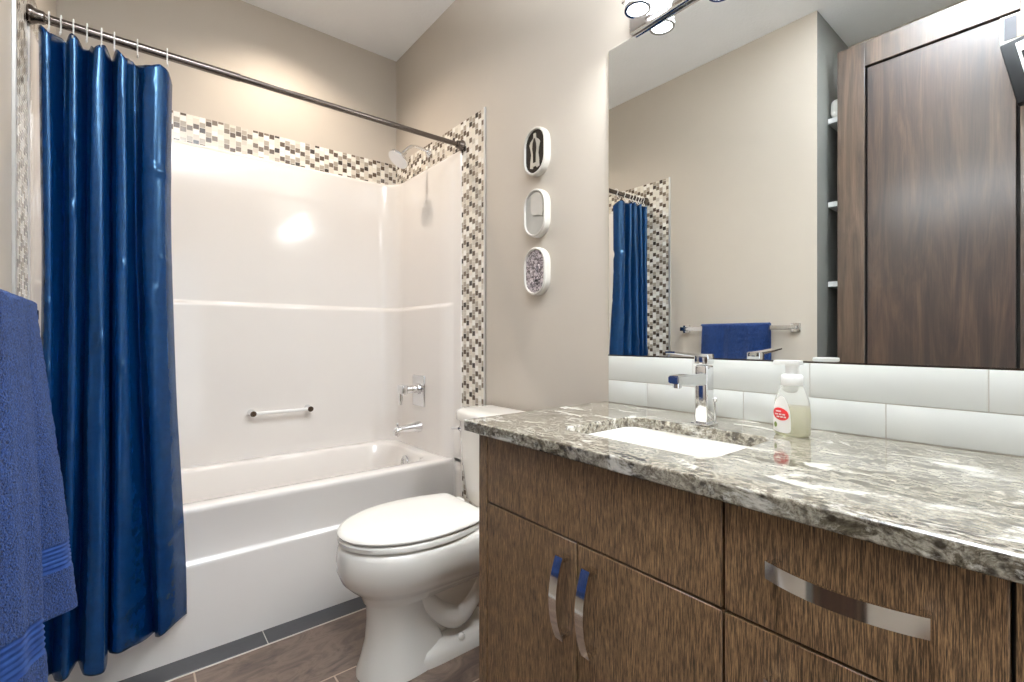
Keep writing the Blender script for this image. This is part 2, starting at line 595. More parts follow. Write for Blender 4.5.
# ------------------------------------------------------------------ tub and shower unit
tub = thing('bathtub', 'white one-piece bathtub with moulded shower walls filling the alcove behind the curtain', 'bathtub', (0.5, YA, 0))
def surround_path(z, o, flange=0.0):
    r = 0.11
    p = [(XL + 0.006, Y_SI + 0.004), (XL + 0.010, Y_SI + 0.006), (XL + 0.010, 1.988), (XL + 0.014, 2.002), (XL + 0.020 + o, 2.03), (XL + 0.022 + o, 2.10)]
    xl, xr, yb = XL + 0.022 + o, XR - 0.022 - o, 2.642 - o
    p.append((xl, yb - r - 0.01))
    for k in range(9):
        a = math.radians(180 - 90 * k / 8)
        p.append((xl + r + r * math.cos(a), yb - r + r * math.sin(a)))
    p += [(xl + r + 0.01, yb), (xr - r - 0.01, yb)]
    for k in range(9):
        a = math.radians(90 - 90 * k / 8)
        p.append((xr - r + r * math.cos(a), yb - r + r * math.sin(a)))
    p += [(xr, yb - r - 0.01), (XR - 0.022 - o, 2.10), (XR - 0.020 - o, 2.03), (XR - 0.014, 2.002), (XR - 0.010, 1.988), (XR - 0.010, Y_SI + 0.006), (XR - 0.006, Y_SI + 0.004)]
    return [Vector((x, y, z)) for x, y in p]
bm = B()
loft(bm, [surround_path(z, o) for z, o in ((0.515, 0.016), (0.56, 0.014), (0.565, 0.014), (1.266, 0.013), (1.272, 0.013), (1.282, 0.012), (1.290, 0.004), (1.294, 0.0), (1.300, 0.0), (2.008, 0.0), (2.014, 0.0), (2.024, -0.002), (2.029, -0.006), (2.031, -0.012), (2.031, -0.0190))], False)
sur = obj('shower_surround', bm, M['acrylic'], tub, 50)
# basin
bm = B()
def bl(x0, x1, y0, y1, r, z):
    return rrect(x0, x1, y0, y1, r, z, 8)
loops = [bl(XL + 0.01, XR - 0.01, YA + 0.006, 2.66, 0.006, ZR - 0.03), bl(XL + 0.01, XR - 0.01, YA + 0.006, 2.66, 0.006, ZR - 0.002),
         bl(XL + 0.014, XR - 0.014, YA + 0.012, 2.655, 0.008, ZR),
         bl(XL + 0.09, XR - 0.085, 2.062, 2.585, 0.12, ZR), bl(XL + 0.098, XR - 0.093, 2.070, 2.577, 0.125, ZR - 0.004), bl(XL + 0.104, XR - 0.10, 2.076, 2.571, 0.13, ZR - 0.014),
         bl(XL + 0.16, XR - 0.125, 2.105, 2.545, 0.14, 0.32), bl(XL + 0.22, XR - 0.145, 2.125, 2.525, 0.15, 0.17),
         bl(XL + 0.27, XR - 0.18, 2.155, 2.495, 0.15, 0.135), bl(XL + 0.40, XR - 0.30, 2.25, 2.40, 0.07, 0.13)]
loft(bm, loops, True, False, True)
obj('tub_basin', bm, M['acrylic'], tub, 60)
# apron with its moulded panel
bm = B()
prof = [(1.9995, ZR - 0.001), (1.995, ZR - 0.003), (1.9915, ZR - 0.009), (1.9925, ZR - 0.022), (2.001, 0.47), (2.008, 0.40), (2.013, 0.336), (2.011, 0.328), (1.999, 0.321), (1.9965, 0.314), (1.9965, 0.308), (1.9965, 0.16), (1.9965, 0.002)]
rows = []
for y, z in prof:
    row = []
    for k in range(61):
        x = XL + 0.002 + (XR - XL - 0.004) * k / 60
        d = min(x - XL, XR - x)
        w = max(0.0, min(1.0, (0.075 + 0.05 * (0.5 - z) - d) / 0.055))
        w = w * w * (3 - 2 * w)
        row.append(Vector((x, y * (1 - w) + 1.990 * w, z)))
    rows.append(row)
loft(bm, rows, False)
for s in (0, 1):
    xa, xb = ((XR - 0.010, XR - 0.0005), (XL + 0.0005, XL + 0.010))[s]
    box(bm, xa, xb, Y_SI, 1.992, 0.0, ZR + 0.01, 0.002, 1)
obj('apron', bm, M['acrylic'], tub, 50)
bm = B()
lathe(bm, [(0.0, 0.012), (0.030, 0.012), (0.035, 0.008), (0.036, 0.0)], (XR - 0.112, 2.32, 0.455), (-1, 0, 0.12), 28, False, True)
box(bm, XR - 0.130, XR - 0.120, 2.317, 2.323, 0.445, 0.475, 0.002, 1)
obj('overflow_plate', bm, M['chrome'], tub, 40)

# grab bar
gb = thing('grab_bar', 'small clear grab bar with chrome ends on back wall of tub surround', 'grab bar', (0.59, 2.63, 0.75))
bm = B()
tube(bm, [(0.47, 2.578, 0.750), (0.72, 2.578, 0.750)], 0.0085, 14)
obj('bar', bm, M['white_pl'], gb, 50)
for x in (0.462, 0.728):
    bm = B()
    lathe(bm, [(0.014, -0.005), (0.015, 0.0), (0.013, 0.045), (0.017, 0.052), (0.017, 0.056)], (x, 2.571 + 0.0, 0.750), (0, 1, 0), 20)
    obj('end_cap', bm, M['chrome'], gb, 40)

# valve
XS = XR - 0.037
vl = thing('shower_valve', 'square chrome shower valve plate with lever handle on the right tub wall', 'shower valve', (XS, 2.30, 0.84))
bm = B()
box(bm, XS - 0.010, XS + 0.004, 2.236, 2.368, 0.752, 0.918, 0.006, 3)
obj('plate', bm, M['chrome'], vl, 40)
bm = B()
lathe(bm, [(0.030, 0), (0.030, 0.012), (0.021, 0.016), (0.019, 0.075), (0.016, 0.079)], (XS - 0.010, 2.300, 0.845), (-1, 0, 0), 24)
obj('hub', bm, M['chrome'], vl, 40)
bm = B()
box(bm, XS - 0.114, XS - 0.083, 2.270, 2.338, 0.822, 0.872, 0.006, 3)
box(bm, XS - 0.108, XS - 0.090, 2.316, 2.334, 0.762, 0.850, 0.004, 2)
obj('handle', bm, M['chrome'], vl, 40)

sp = thing('tub_spout', 'chrome tub spout with lift knob below the square valve plate', 'tub spout', (XS, 2.30, 0.63))
bm = B()
def ring_el(x, zc, ry, rz, n=20):
    return [Vector((x, 2.30 + ry * math.cos(2 * PI * k / n), zc + rz * math.sin(2 * PI * k / n))) for k in range(n)]
loft(bm, [ring_el(XS + 0.003, 0.640, 0.031, 0.030), ring_el(XS - 0.012, 0.640, 0.030, 0.029), ring_el(XS - 0.05, 0.640, 0.025, 0.022), ring_el(XS - 0.105, 0.640, 0.022, 0.017),
          ring_el(XS - 0.135, 0.633, 0.021, 0.019), ring_el(XS - 0.148, 0.624, 0.016, 0.016), ring_el(XS - 0.152, 0.618, 0.008, 0.009)], True, True, True)
lathe(bm, [(0.014, 0.0), (0.013, 0.022), (0.011, 0.024)], (XS - 0.130, 2.30, 0.628), (0, 0, -1), 18)
obj('spout_body', bm, M['chrome'], sp, 50)
bm = B()
lathe(bm, [(0.004, 0), (0.004, 0.010), (0.009, 0.013), (0.009, 0.022), (0.005, 0.026)], (XS - 0.128, 2.30, 0.648), (0, 0, 1), 14)
obj('diverter_knob', bm, M['chrome'], sp, 50)

sh = thing('shower_fixture', 'chrome shower head on a bent arm above the tub in front of the mosaic band', 'shower head', (XR - 0.006, 2.25, 2.12))
bm = B()
tube(bm, spline([(XR - 0.004, 2.25, 2.115), (XR - 0.05, 2.25, 2.128), (XR - 0.10, 2.25, 2.128), (XR - 0.135, 2.25, 2.105), (XR - 0.160, 2.25, 2.070)], 20), 0.0075, 12)
obj('shower_arm', bm, M['chrome'], sh, 60)
bm = B()
lathe(bm, [(0.026, 0.0), (0.026, 0.004), (0.014, 0.012), (0.010, 0.02)], (XR - 0.006, 2.25, 2.115), (-1, 0, 0), 24)
obj('wall_flange', bm, M['chrome'], sh, 40)
bm = B()
lathe(bm, [(0.012, -0.010), (0.013, 0.008), (0.018, 0.016), (0.034, 0.030), (0.053, 0.040), (0.056, 0.046), (0.055, 0.054), (0.046, 0.056), (0.0005, 0.053)],
      (XR - 0.155, 2.25, 2.077), (-0.62, 0, -0.78), 32)
obj('head', bm, M['chrome'], sh, 50)

# ------------------------------------------------------------------ rod, hooks, curtain
ZROD, YROD = 2.048, 1.919
rod = thing('curtain_rod', 'dark metal shower curtain rod spanning the tub from wall to wall', 'curtain rod', (0.5, YROD, ZROD))
bm = B()
tube(bm, [(XL + 0.008, YROD, ZROD), (0.30, YROD, ZROD), (0.302, YROD, ZROD)], 0.0135, 20)
tube(bm, [(0.28, YROD, ZROD), (XR - 0.01, YROD, ZROD)], 0.0115, 20)
obj('rod', bm, M['bronze'], rod, 50)
for x, s in ((XR - 0.0065, -1), (XL + 0.0065, 1)):
    bm = B()
    lathe(bm, [(0.024, 0), (0.026, 0.004), (0.026, 0.010), (0.019, 0.020), (0.018, 0.034), (0.014, 0.038)], (x, YROD, ZROD), (s, 0, 0), 24)
    obj('end_flange', bm, M['bronze'], rod, 40)

top = [(-.205, 1.905), (-.197, 1.888), (-.182, 1.888), (-.168, 1.925), (-.154, 1.945), (-.146, 1.905), (-.137, 1.886), (-.122, 1.890), (-.110, 1.930), (-.099, 1.950),
       (-.092, 1.905), (-.082, 1.886), (-.064, 1.890), (-.052, 1.930), (-.045, 1.945), (-.036, 1.905), (-.026, 1.886), (-.010, 1.890), (.000, 1.930), (.012, 1.945),
       (.032, 1.898), (.060, 1.880), (.090, 1.893), (.106, 1.930)]
bot = [(-.226, 1.88), (-.216, 1.85), (-.205, 1.845), (-.190, 1.87), (-.180, 1.90), (-.170, 1.87), (-.155, 1.852), (-.140, 1.855), (-.130, 1.88), (-.122, 1.905),
       (-.112, 1.865), (-.100, 1.842), (-.066, 1.829), (-.055, 1.860), (-.054, 1.935), (-.047, 1.890), (-.026, 1.869), (.002, 1.895), (.034, 1.930), (.058, 1.966),
       (.060, 1.925), (.076, 1.899), (.112, 1.935), (.150, 1.985)]
NU, NV = 420, 200
# give the path denser folds through Catmull-Rom
tp, bp_ = spline([(x, y, 0) for x, y in top], NU), spline([(x, y, 0) for x, y in bot], NU)
def drop(u):
    # hook points along the top hem, sagging in between
    xs = [0.02, 0.15, 0.27, 0.40, 0.53, 0.66, 0.80, 0.965]
    d = min(abs(u - x) for x in xs)
    return 0.020 * min(1.0, d / 0.065) ** 1.3 + (0.035 * (u - 0.93) / 0.07 if u > 0.93 else 0.0)
cur = thing('shower_curtain', 'navy blue satin shower curtain drawn to the left end of the rod', 'shower curtain', (-0.05, YROD, 2.0))
bm = B()
rows = []
for j in range(NV + 1):
    t = j / NV
    e = t ** 1.35
    row = []
    for i in range(NU):
        u = i / (NU - 1)
        p = tp[i].lerp(bp_[i], e)
        # fold depth swells a little at mid height, fine creases wander
        z = (2.016 - 0.012 * u - drop(u)) * (1 - t) + (0.150 + 0.012 * math.sin(u * 21)) * t
        wr = noise.noise(Vector((p.x * 9 + 3, z * 0.9, 1.7))) * 0.012 + noise.noise(Vector((p.x * 34, z * 2.2, 4.2))) * 0.0055 + noise.noise(Vector((p.x * 60, z * 3.0, 7.7))) * 0.0012
        if t < 0.05:
            wr *= t / 0.05
        bulge = 0.006 * math.sin(PI * min(1, t * 1.1)) * math.sin(u * 2 * PI * 4.8)
        cr = 0.0045 * max(0.0, noise.noise(Vector((p.x * 14 + z * 3, z * 16.0, 9.0))) - 0.3) * 4
        wide = -0.022 * math.sin(PI * min(1, t * 1.1)) * (u - 0.5)
        row.append(Vector((p.x + wide + wr * 0.5, min(p.y + wr + bulge - cr, 1.986), z)))
    rows.append(row)
loft(bm, rows, False)
o = obj('curtain_panel', bm, M['curtain'], cur, 180)
sm = o.modifiers.new('thickness', 'SOLIDIFY')
sm.thickness = 0.0012
hooks = [(-.185, 0), (-.160, 1), (-.133, 2), (-.103, 3), (-.070, 4), (-.040, 5), (.016, 6), (.092, 7)]
ordn = ['eighth', 'seventh', 'sixth', 'fifth', 'fourth', 'third', 'second', 'rightmost']
for x, k in hooks:
    bm = B()
    pts = []
    for q in range(17):
        a = math.radians(-60 + 300 * q / 16)
        pts.append((x, YROD + 0.018 * math.cos(a), ZROD + 0.004 + 0.018 * math.sin(a)))
    pts += [(x, YROD - 0.014, ZROD - 0.026), (x + 0.001, YROD - 0.024, ZROD - 0.040), (x, YROD - 0.034, ZROD - 0.050), (x, YROD - 0.040, ZROD - 0.044)]
    tube(bm, pts, 0.0018, 8)
    lab = 'rightmost thin white curtain hook on the rod, over the edge of the curtain' if k == 7 else 'thin white curtain hook on the rod, %s counted from the right' % ordn[k]
    o = obj('curtain_hook', bm, M['white_pl'], None, 60, base=(x, YROD, ZROD))
    tag(o, lab, 'hook', 'hooks on the shower curtain rod')

# ------------------------------------------------------------------ toilet
TY = 1.520
tl = thing('toilet', 'white two-piece toilet with closed lid between tub and vanity', 'toilet', (0.85, TY, 0))
def egg(tip, xw, w, back, wb, z, n=20, rc=0.03):
    """outline: round nose at tip, widest w at xw, closed squarely at back with half-width wb"""
    pts = []
    for k in range(n + 1):                     # from +w side round the nose to -w side
        a = PI * k / n
        pts.append(Vector((xw - (xw - tip) * math.sin(a), TY + w * math.cos(a), z)))
    m = 8
    for k in range(1, m):                      # along the -w side to the back corner
        s = k / m
        pts.append(Vector((xw + (back - rc - xw) * s, TY - (w + (wb - w) * s * s), z)))
    for k in range(5):
        a = math.radians(-90 + 90 * k / 4)
        pts.append(Vector((back - rc + rc * math.cos(a), TY - (wb - rc) + rc * math.sin(a), z)))
    for k in range(5):
        a = math.radians(90 * k / 4)
        pts.append(Vector((back - rc + rc * math.cos(a), TY + (wb - rc) + rc * math.sin(a), z)))
    for k in range(m - 1, 0, -1):
        s = k / m
        pts.append(Vector((xw + (back - rc - xw) * s, TY + (w + (wb - w) * s * s), z)))
    return pts
bm = B()
L = [egg(.620, .80, .080, 1.00, .06, .455), egg(.555, .80, .160, 1.06, .14, .446), egg(.536, .80, .186, 1.10, .17, .438), egg(.530, .80, .192, 1.12, .18, .424), egg(.526, .80, .192, 1.13, .19, .395), egg(.528, .80, .188, 1.13, .19, .360),
     egg(.542, .79, .174, 1.12, .185, .325), egg(.566, .78, .152, 1.10, .17, .300), egg(.588, .77, .128, 1.08, .14, .280), egg(.603, .76, .110, 1.06, .11, .262), egg(.612, .75, .098, 1.04, .09, .240)]
loft(bm, L, True, True, True)
# pedestal: front column
def ped(tip, w, back, z, dw=0):
    return egg(tip, tip + w * 1.15, w, back, w * 0.72, z, 20, 0.02)
loft(bm, [ped(.612, .098, .86, .268), ped(.622, .091, .85, .235), ped(.625, .090, .85, .18), ped(.620, .094, .86, .11), ped(.606, .103, .88, .05), ped(.592, .112, .90, .015), ped(.590, .113, .90, .0)], True, True, True)
# trapway body behind the column
def sec(x, zc, ry, rz, n=24):
    return [Vector((x, TY + ry * math.cos(2 * PI * k / n), zc + rz * math.sin(2 * PI * k / n))) for k in range(n)]
loft(bm, [sec(.74, .20, .07, .10), sec(.80, .19, .078, .13), sec(.88, .20, .085, .16), sec(.96, .22, .090, .17), sec(1.04, .24, .092, .155), sec(1.10, .28, .09, .12), sec(1.14, .32, .085, .08)], True, True, True)
tube(bm, spline([(.78, TY - .052, .25), (.86, TY - .062, .16), (.93, TY - .064, .12), (1.00, TY - .064, .18), (1.04, TY - .060, .28)], 24), [.030 + .014 * math.sin(PI * k / 23) for k in range(24)], 16)
# foot
loft(bm, [egg(.66, .84, .112, 1.10, .112, .0), egg(.66, .84, .112, 1.10, .112, .030), egg(.68, .84, .100, 1.09, .10, .050), egg(.72, .86, .075, 1.07, .08, .062)], True, True, True)
obj('bowl', bm, M['porcelain'], tl, 60)
bm = B()
L = [egg(.552, .80, .176, .990, .142, .4475), egg(.534, .80, .190, 1.0, .155, .450), egg(.531, .80, .192, 1.0, .156, .464), egg(.536, .80, .188, 1.0, .153, .469), egg(.552, .80, .172, .98, .14, .4695)]
loft(bm, L, True, True, True)
obj('seat', bm, M['seat'], tl, 50)
bm = B()
L = [egg(.555, .80, .170, 1.005, .14, .4725), egg(.540, .80, .184, 1.015, .150, .4735), egg(.532, .80, .191, 1.02, .156, .4760), egg(.530, .80, .193, 1.02, .158, .481), egg(.534, .80, .190, 1.017, .155, .487), egg(.545, .80, .180, 1.008, .146, .490), egg(.60, .80, .13, .96, .10, .4925)]
loft(bm, L, True, True, True)
obj('seat_lid', bm, M['seat'], tl, 50)
for s in (-1, 1):
    bm = B()
    box(bm, 1.005, 1.045, TY + s * .075 - .022, TY + s * .075 + .022, .446, .482, .008, 3)
    obj('hinge', bm, M['seat'], tl, 50)
# tank
def tank(x0, w, z, bow=0.02, rc=0.035):
    pts = []
    x1 = XR - 0.012
    n = 14
    for k in range(n + 1):
        s = -1 + 2 * k / n
        pts.append(Vector((x0 + bow * s * s, TY + 0.005 + s * (w - rc), z)))
    for k in range(1, 5):
        a = math.radians(90 * k / 4)
        pts.append(Vector((x0 + bow + rc * math.sin(a) * 1.0 + 0.0, TY + 0.005 + (w - rc) + rc * math.sin(a) * 0.6 + rc * 0.4 * (k / 4), z)))
    pts.append(Vector((x1, TY + 0.005 + w, z)))
    pts.append(Vector((x1, TY + 0.005 - w, z)))
    for k in range(4, 0, -1):
        a = math.radians(90 * k / 4)
        pts.append(Vector((x0 + bow + rc * math.sin(a), TY + 0.005 - (w - rc) - rc * math.sin(a) * 0.6 - rc * 0.4 * (k / 4), z)))
    return pts
bm = B()
loft(bm, [tank(1.105, .165, .432), tank(1.095, .175, .445), tank(1.088, .180, .50), tank(1.078, .192, .62), tank(1.072, .198, .775)], True, True, True)
obj('tank', bm, M['porcelain'], tl, 40)
bm = B()
loft(bm, [tank(1.066, .204, .772), tank(1.061, .209, .777), tank(1.060, .210, .806), tank(1.066, .206, .816), tank(1.080, .196, .822), tank(1.12, .14, .825)], True, True, True)
obj('tank_lid', bm, M['porcelain'], tl, 50)
bm = B()
lathe(bm, [(0.013, 0), (0.013, 0.010), (0.009, 0.014)], (1.094, TY + .158, .740), (-1, 0.1, 0), 16)
tube(bm, [(1.082, TY + .158, .740), (1.076, TY + .178, .739), (1.076, TY + .200, .736)], [.006, .005, .006], 10)
obj('flush_lever', bm, M['chrome'], tl, 40)
for s in (-1, 1):
    bm = B()
    lathe(bm, [(.013, 0), (.013, .008), (.008, .018), (.001, .020)], (.93, TY + s * .098, .048), (0, 0, 1), 16)
    obj('bolt_cap', bm, M['porcelain'], tl, 50)

tl.location.x -= 0.012
# ------------------------------------------------------------------ vanity
XC = 0.700           # face of the doors
Y0, Y1 = 0.040, 1.001
van = thing('vanity_cabinet', 'brown wood-grain vanity cabinet with two doors and drawers under the granite top', 'cabinet', (0.95, 0.52, 0))
bm = B()
box(bm, XC + 0.022, XR - 0.002, Y0, Y0 + 0.018, 0.0, 0.874)
box(bm, XC + 0.000, XR - 0.002, Y1 - 0.034, Y1, 0.0, 0.874, 0.001, 1)
box(bm, XC + 0.022, XR - 0.002, Y0 + 0.018, Y1 - 0.034, 0.09, 0.108)
box(bm, XC + 0.022, XC + 0.040, Y0 + 0.018, Y1 - 0.034, 0.84, 0.874)
box(bm, XC + 0.022, XR - 0.002, 0.349, 0.365, 0.108, 0.72)
box(bm, XC + 0.000, XC + 0.022, Y0, Y0 + 0.010, 0.0, 0.874)
obj('carcass', bm, M['cab'], van)
bm = B()
box(bm, XC + 0.0215, XC + 0.026, Y0 + 0.005, Y1 - 0.034, 0.11, 0.872)
obj('face_recess', bm, M['dark'], van)  # black sheet that paints the shade between doors and drawers
bm = B()
box(bm, XC + 0.06, XC + 0.075, Y0 + 0.018, Y1 - 0.034, 0.0, 0.09)
obj('toe_kick', bm, M['cab'], van)
g = 0.0022
def front(name, ya, yb, za, zb):
    return boxobj(name, XC, XC + 0.0205, ya + g, yb - g, za + g, zb - g, M['cab'], van, 0.0012, 1)
front('false_front', 0.355, 0.966, 0.706, 0.873)
dl = front('door', 0.657, 0.966, 0.112, 0.706)
dr = front('door', 0.355, 0.657, 0.112, 0.706)
d1 = front('drawer', 0.052, 0.355, 0.706, 0.873)
d2 = front('drawer', 0.052, 0.355, 0.410, 0.706)
d3 = front('drawer', 0.052, 0.355, 0.112, 0.410)
def pull(parent, c, length, vertical, w=0.021):
    """bow-shaped flat pull"""
    bm = B()
    n = 22
    loops = []
    for k in range(n + 1):
        s = -1 + 2 * k / n
        out = 0.020 + 0.019 * (1 - s * s)
        a = s * length / 2
        for_th = ((out, w / 2), (out + 0.0045, w / 2), (out + 0.0045, -w / 2), (out, -w / 2))
        lp = []
        for x, q in for_th:
            if vertical:
                lp.append(Vector((XC - x, c[0] + q, c[1] + a)))
            else:
                lp.append(Vector((XC - x, c[0] + a, c[1] + q)))
        loops.append(lp)
    loft(bm, loops, True, True, True)
    for s in (-1, 1):
        a = s * (length / 2 - 0.007)
        if vertical:
            box(bm, XC - 0.023, XC + 0.001, c[0] - w / 2 * .8, c[0] + w / 2 * .8, c[1] + a - 0.005, c[1] + a + 0.005, 0.001, 1)
        else:
            box(bm, XC - 0.023, XC + 0.001, c[0] + a - 0.005, c[0] + a + 0.005, c[1] - w / 2 * .8, c[1] + w / 2 * .8, 0.001, 1)
    return obj('handle', bm, M['nickel'], parent, 30)
pull(dl, (0.684, 0.591), 0.168, True)
pull(dr, (0.612, 0.591), 0.168, True)
pull(d1, (0.198, 0.802), 0.172, False, 0.024)
pull(d2, (0.200, 0.640), 0.172, False, 0.024)
pull(d3, (0.200, 0.340), 0.172, False, 0.024)
# next base panel beyond the knee space
kp = thing('side_cabinet', 'brown end cabinet beyond the knee space at the counter end', 'cabinet', (0.95, -0.75, 0))
bm = B()
box(bm, XC + 0.022, XR - 0.002, -1.04, -0.45, 0.0, 0.874, 0.002, 1)
obj('carcass', bm, M['cab'], kp)
boxobj('door', XC, XC + 0.021, -1.03, -0.452, 0.112, 0.870, M['cab'], kp, 0.0012, 1)

# counter with the sink cut-out
SX0, SX1, SY0, SY1 = 0.795, 1.070, 0.430, 0.800
bm = B()
outer = [(0.681, -1.04), (XR - 0.001, -1.04), (XR - 0.001, 1.046), (0.681, 1.046)]
inner = [(p.x, p.y) for p in rrect(SX0, SX1, SY0, SY1, 0.035, 0, 6)]
zt, zb = ZK, 0.876
for z in (zt, zb):
    vo = [bm.verts.new((x, y, z)) for x, y in outer]
    vi = [bm.verts.new((x, y, z)) for x, y in inner]
    es = [bm.edges.new((vs[i], vs[(i + 1) % len(vs)])) for vs in (vo, vi) for i in range(len(vs))]
    bmesh.ops.triangle_fill(bm, edges=es, use_beauty=True)
    if z == zt:
        to, ti = vo, vi
    else:
        for a, b in ((to, vo), (ti, vi)):
            for i in range(len(a)):
                j = (i + 1) % len(a)
                bm.faces.new((a[i], a[j], b[j], b[i]))
o = obj('countertop', bm, M['granite'])
tag(o, 'polished grey and brown speckled granite countertop on the vanity', 'countertop')
bv = o.modifiers.new('bevel', 'BEVEL')
bv.width = 0.004
bv.segments = 3
bv.limit_method = 'ANGLE'
bv.angle_limit = math.radians(60)

snk = thing('sink', 'white rectangular undermount sink set into the granite countertop', 'sink', (0.93, 0.615, 0.75))
bm = B()
e = 0.012
loft(bm, [rrect(SX0 - e, SX1 + e, SY0 - e, SY1 + e, .045, .8735), rrect(SX0 - e, SX1 + e, SY0 - e, SY1 + e, .045, .868),
          rrect(SX0 - .004, SX1 + .004, SY0 - .004, SY1 + .004, .038, .8755 - .0005), rrect(SX0 + .002, SX1 - .002, SY0 + .002, SY1 - .002, .04, .868),
          rrect(SX0 + .012, SX1 - .012, SY0 + .012, SY1 - .012, .05, .79), rrect(SX0 + .03, SX1 - .03, SY0 + .03, SY1 - .03, .05, .758), rrect(SX0 + .09, SX1 - .09, SY0 + .12, SY1 - .12, .04, .750)][0:1] +
     [rrect(SX0 - .004, SX1 + .004, SY0 - .004, SY1 + .004, .038, .8735), rrect(SX0 + .002, SX1 - .002, SY0 + .002, SY1 - .002, .04, .866),
      rrect(SX0 + .010, SX1 - .010, SY0 + .010, SY1 - .010, .05, .79), rrect(SX0 + .03, SX1 - .03, SY0 + .03, SY1 - .03, .05, .758), rrect(SX0 + .09, SX1 - .09, SY0 + .12, SY1 - .12, .04, .750)], True, False, True)
o = obj('basin', bm, M['porcelain'], snk, 60)
sm = o.modifiers.new('thickness', 'SOLIDIFY')
sm.thickness = 0.006
sm.offset = 1
bm = B()
lathe(bm, [(.022, 0), (.022, .003), (.014, .004), (.012, .001)], (.94, .615, .7515), (0, 0, 1), 24)
obj('drain', bm, M['chrome'], snk, 40)

# faucet
FX, FY = 1.106, 0.609
fc = thing('faucet', 'square single-lever chrome faucet behind the sink', 'faucet', (FX, FY, ZK))
bm = B()
box(bm, FX - .024, FX + .024, FY - .024, FY + .024, ZK, ZK + .006, .002, 2)
box(bm, FX - .017, FX + .017, FY - .017, FY + .017, ZK + .004, 1.052, .005, 3)
obj('body', bm, M['chrome'], fc, 40)
bm = B()
loft(bm, [[Vector((x, FY + a * w, z + b * h)) for a, b in ((-1, -1), (1, -1), (1, 1), (-1, 1))] for x, z, w, h in
          ((FX - .010, 1.018, .015, .015), (FX - .06, 1.020, .015, .014), (FX - .105, 1.022, .0145, .011), (FX - .137, 1.023, .014, .009))], True, True, True)
bmesh.ops.bevel(bm, geom=list(bm.edges), offset=.0025, segments=2, affect='EDGES')
lathe(bm, [(.010, 0), (.010, .010), (.008, .011)], (FX - .120, FY, 1.014), (0, 0, -1), 18)
obj('spout', bm, M['chrome'], fc, 40)
bm = B()
box(bm, FX - .018, FX + .018, FY - .018, FY + .018, 1.055, 1.080, .004, 2)
loft(bm, [[Vector((x, FY + a * w, z + b * h)) for a, b in ((-1, -1), (1, -1), (1, 1), (-1, 1))] for x, z, w, h in
          ((FX - .010, 1.076, .017, .004), (FX - .07, 1.080, .015, .0028), (FX - .150, 1.087, .012, .002))], True, True, True)
obj('lever', bm, M['chrome'], fc, 40)
bm = B()
tube(bm, [(FX + .030, FY - .012, ZK + .001), (FX + .030, FY - .012, ZK + .055)], .0022, 8)
lathe(bm, [(.004, 0), (.006, .004), (.006, .010), (.003, .013)], (FX + .030, FY - .012, ZK + .053), (0, 0, 1), 12)
obj('drain_pull', bm, M['chrome'], fc, 40)

# soap dispenser
SPX, SPY = 1.130, 0.418
sd = thing('soap_dispenser', 'foam soap pump bottle with red oval label beside the faucet', 'soap bottle', (SPX, SPY, ZK))
ca = math.radians(-92)          # bottle's broad side turned toward the room
UX, VX = Vector((math.cos(ca), math.sin(ca), 0)), Vector((-math.sin(ca), math.cos(ca), 0))
def bot_ring(w, d, z, n=32, k=2.6):
    pts = []
    for i in range(n):
        a = 2 * PI * i / n
        c, s = math.cos(a), math.sin(a)
        pts.append(Vector((SPX, SPY, z)) + UX * (w * abs(c) ** (2 / k) * (1 if c >= 0 else -1)) + VX * (d * abs(s) ** (2 / k) * (1 if s >= 0 else -1)))
    return pts
bm = B()
loft(bm, [bot_ring(.031, .020, ZK + .0005), bot_ring(.035, .023, ZK + .005), bot_ring(.036, .024, ZK + .045), bot_ring(.034, .023, ZK + .075), bot_ring(.027, .021, ZK + .098), bot_ring(.021, .019, ZK + .108), bot_ring(.019, .018, ZK + .112)], True, True, True)
obj('bottle', bm, M['bottle'], sd, 60)
bm = B()
loft(bm, [bot_ring(.0295, .0185, ZK + .003), bot_ring(.0335, .0215, ZK + .007), bot_ring(.0345, .0225, ZK + .045), bot_ring(.0335, .0220, ZK + .066)], True, True, True)
obj('liquid_soap', bm, M['liquid'], sd, 60)
bm = B()
lathe(bm, [(.020, 0), (.0215, .002), (.0215, .020), (.019, .024), (.012, .026)], (SPX, SPY, ZK + .110), (0, 0, 1), 32)
lathe(bm, [(.012, 0), (.0125, .018), (.015, .020)], (SPX, SPY, ZK + .135), (0, 0, 1), 24)
h0 = ZK + .155
loft(bm, [[Vector((SPX, SPY, z)) + UX * u + VX * v for u, v in ((-.036 * s, -.010 * s), (-.036 * s, .010 * s), (.010, .017 * s), (.019 * s, .010), (.019 * s, -.010), (.010, -.017 * s))] for z, s in ((h0, .92), (h0 + .003, 1), (h0 + .010, .95))], True, True, True)
obj('pump', bm, M['white_pl'], sd, 50)
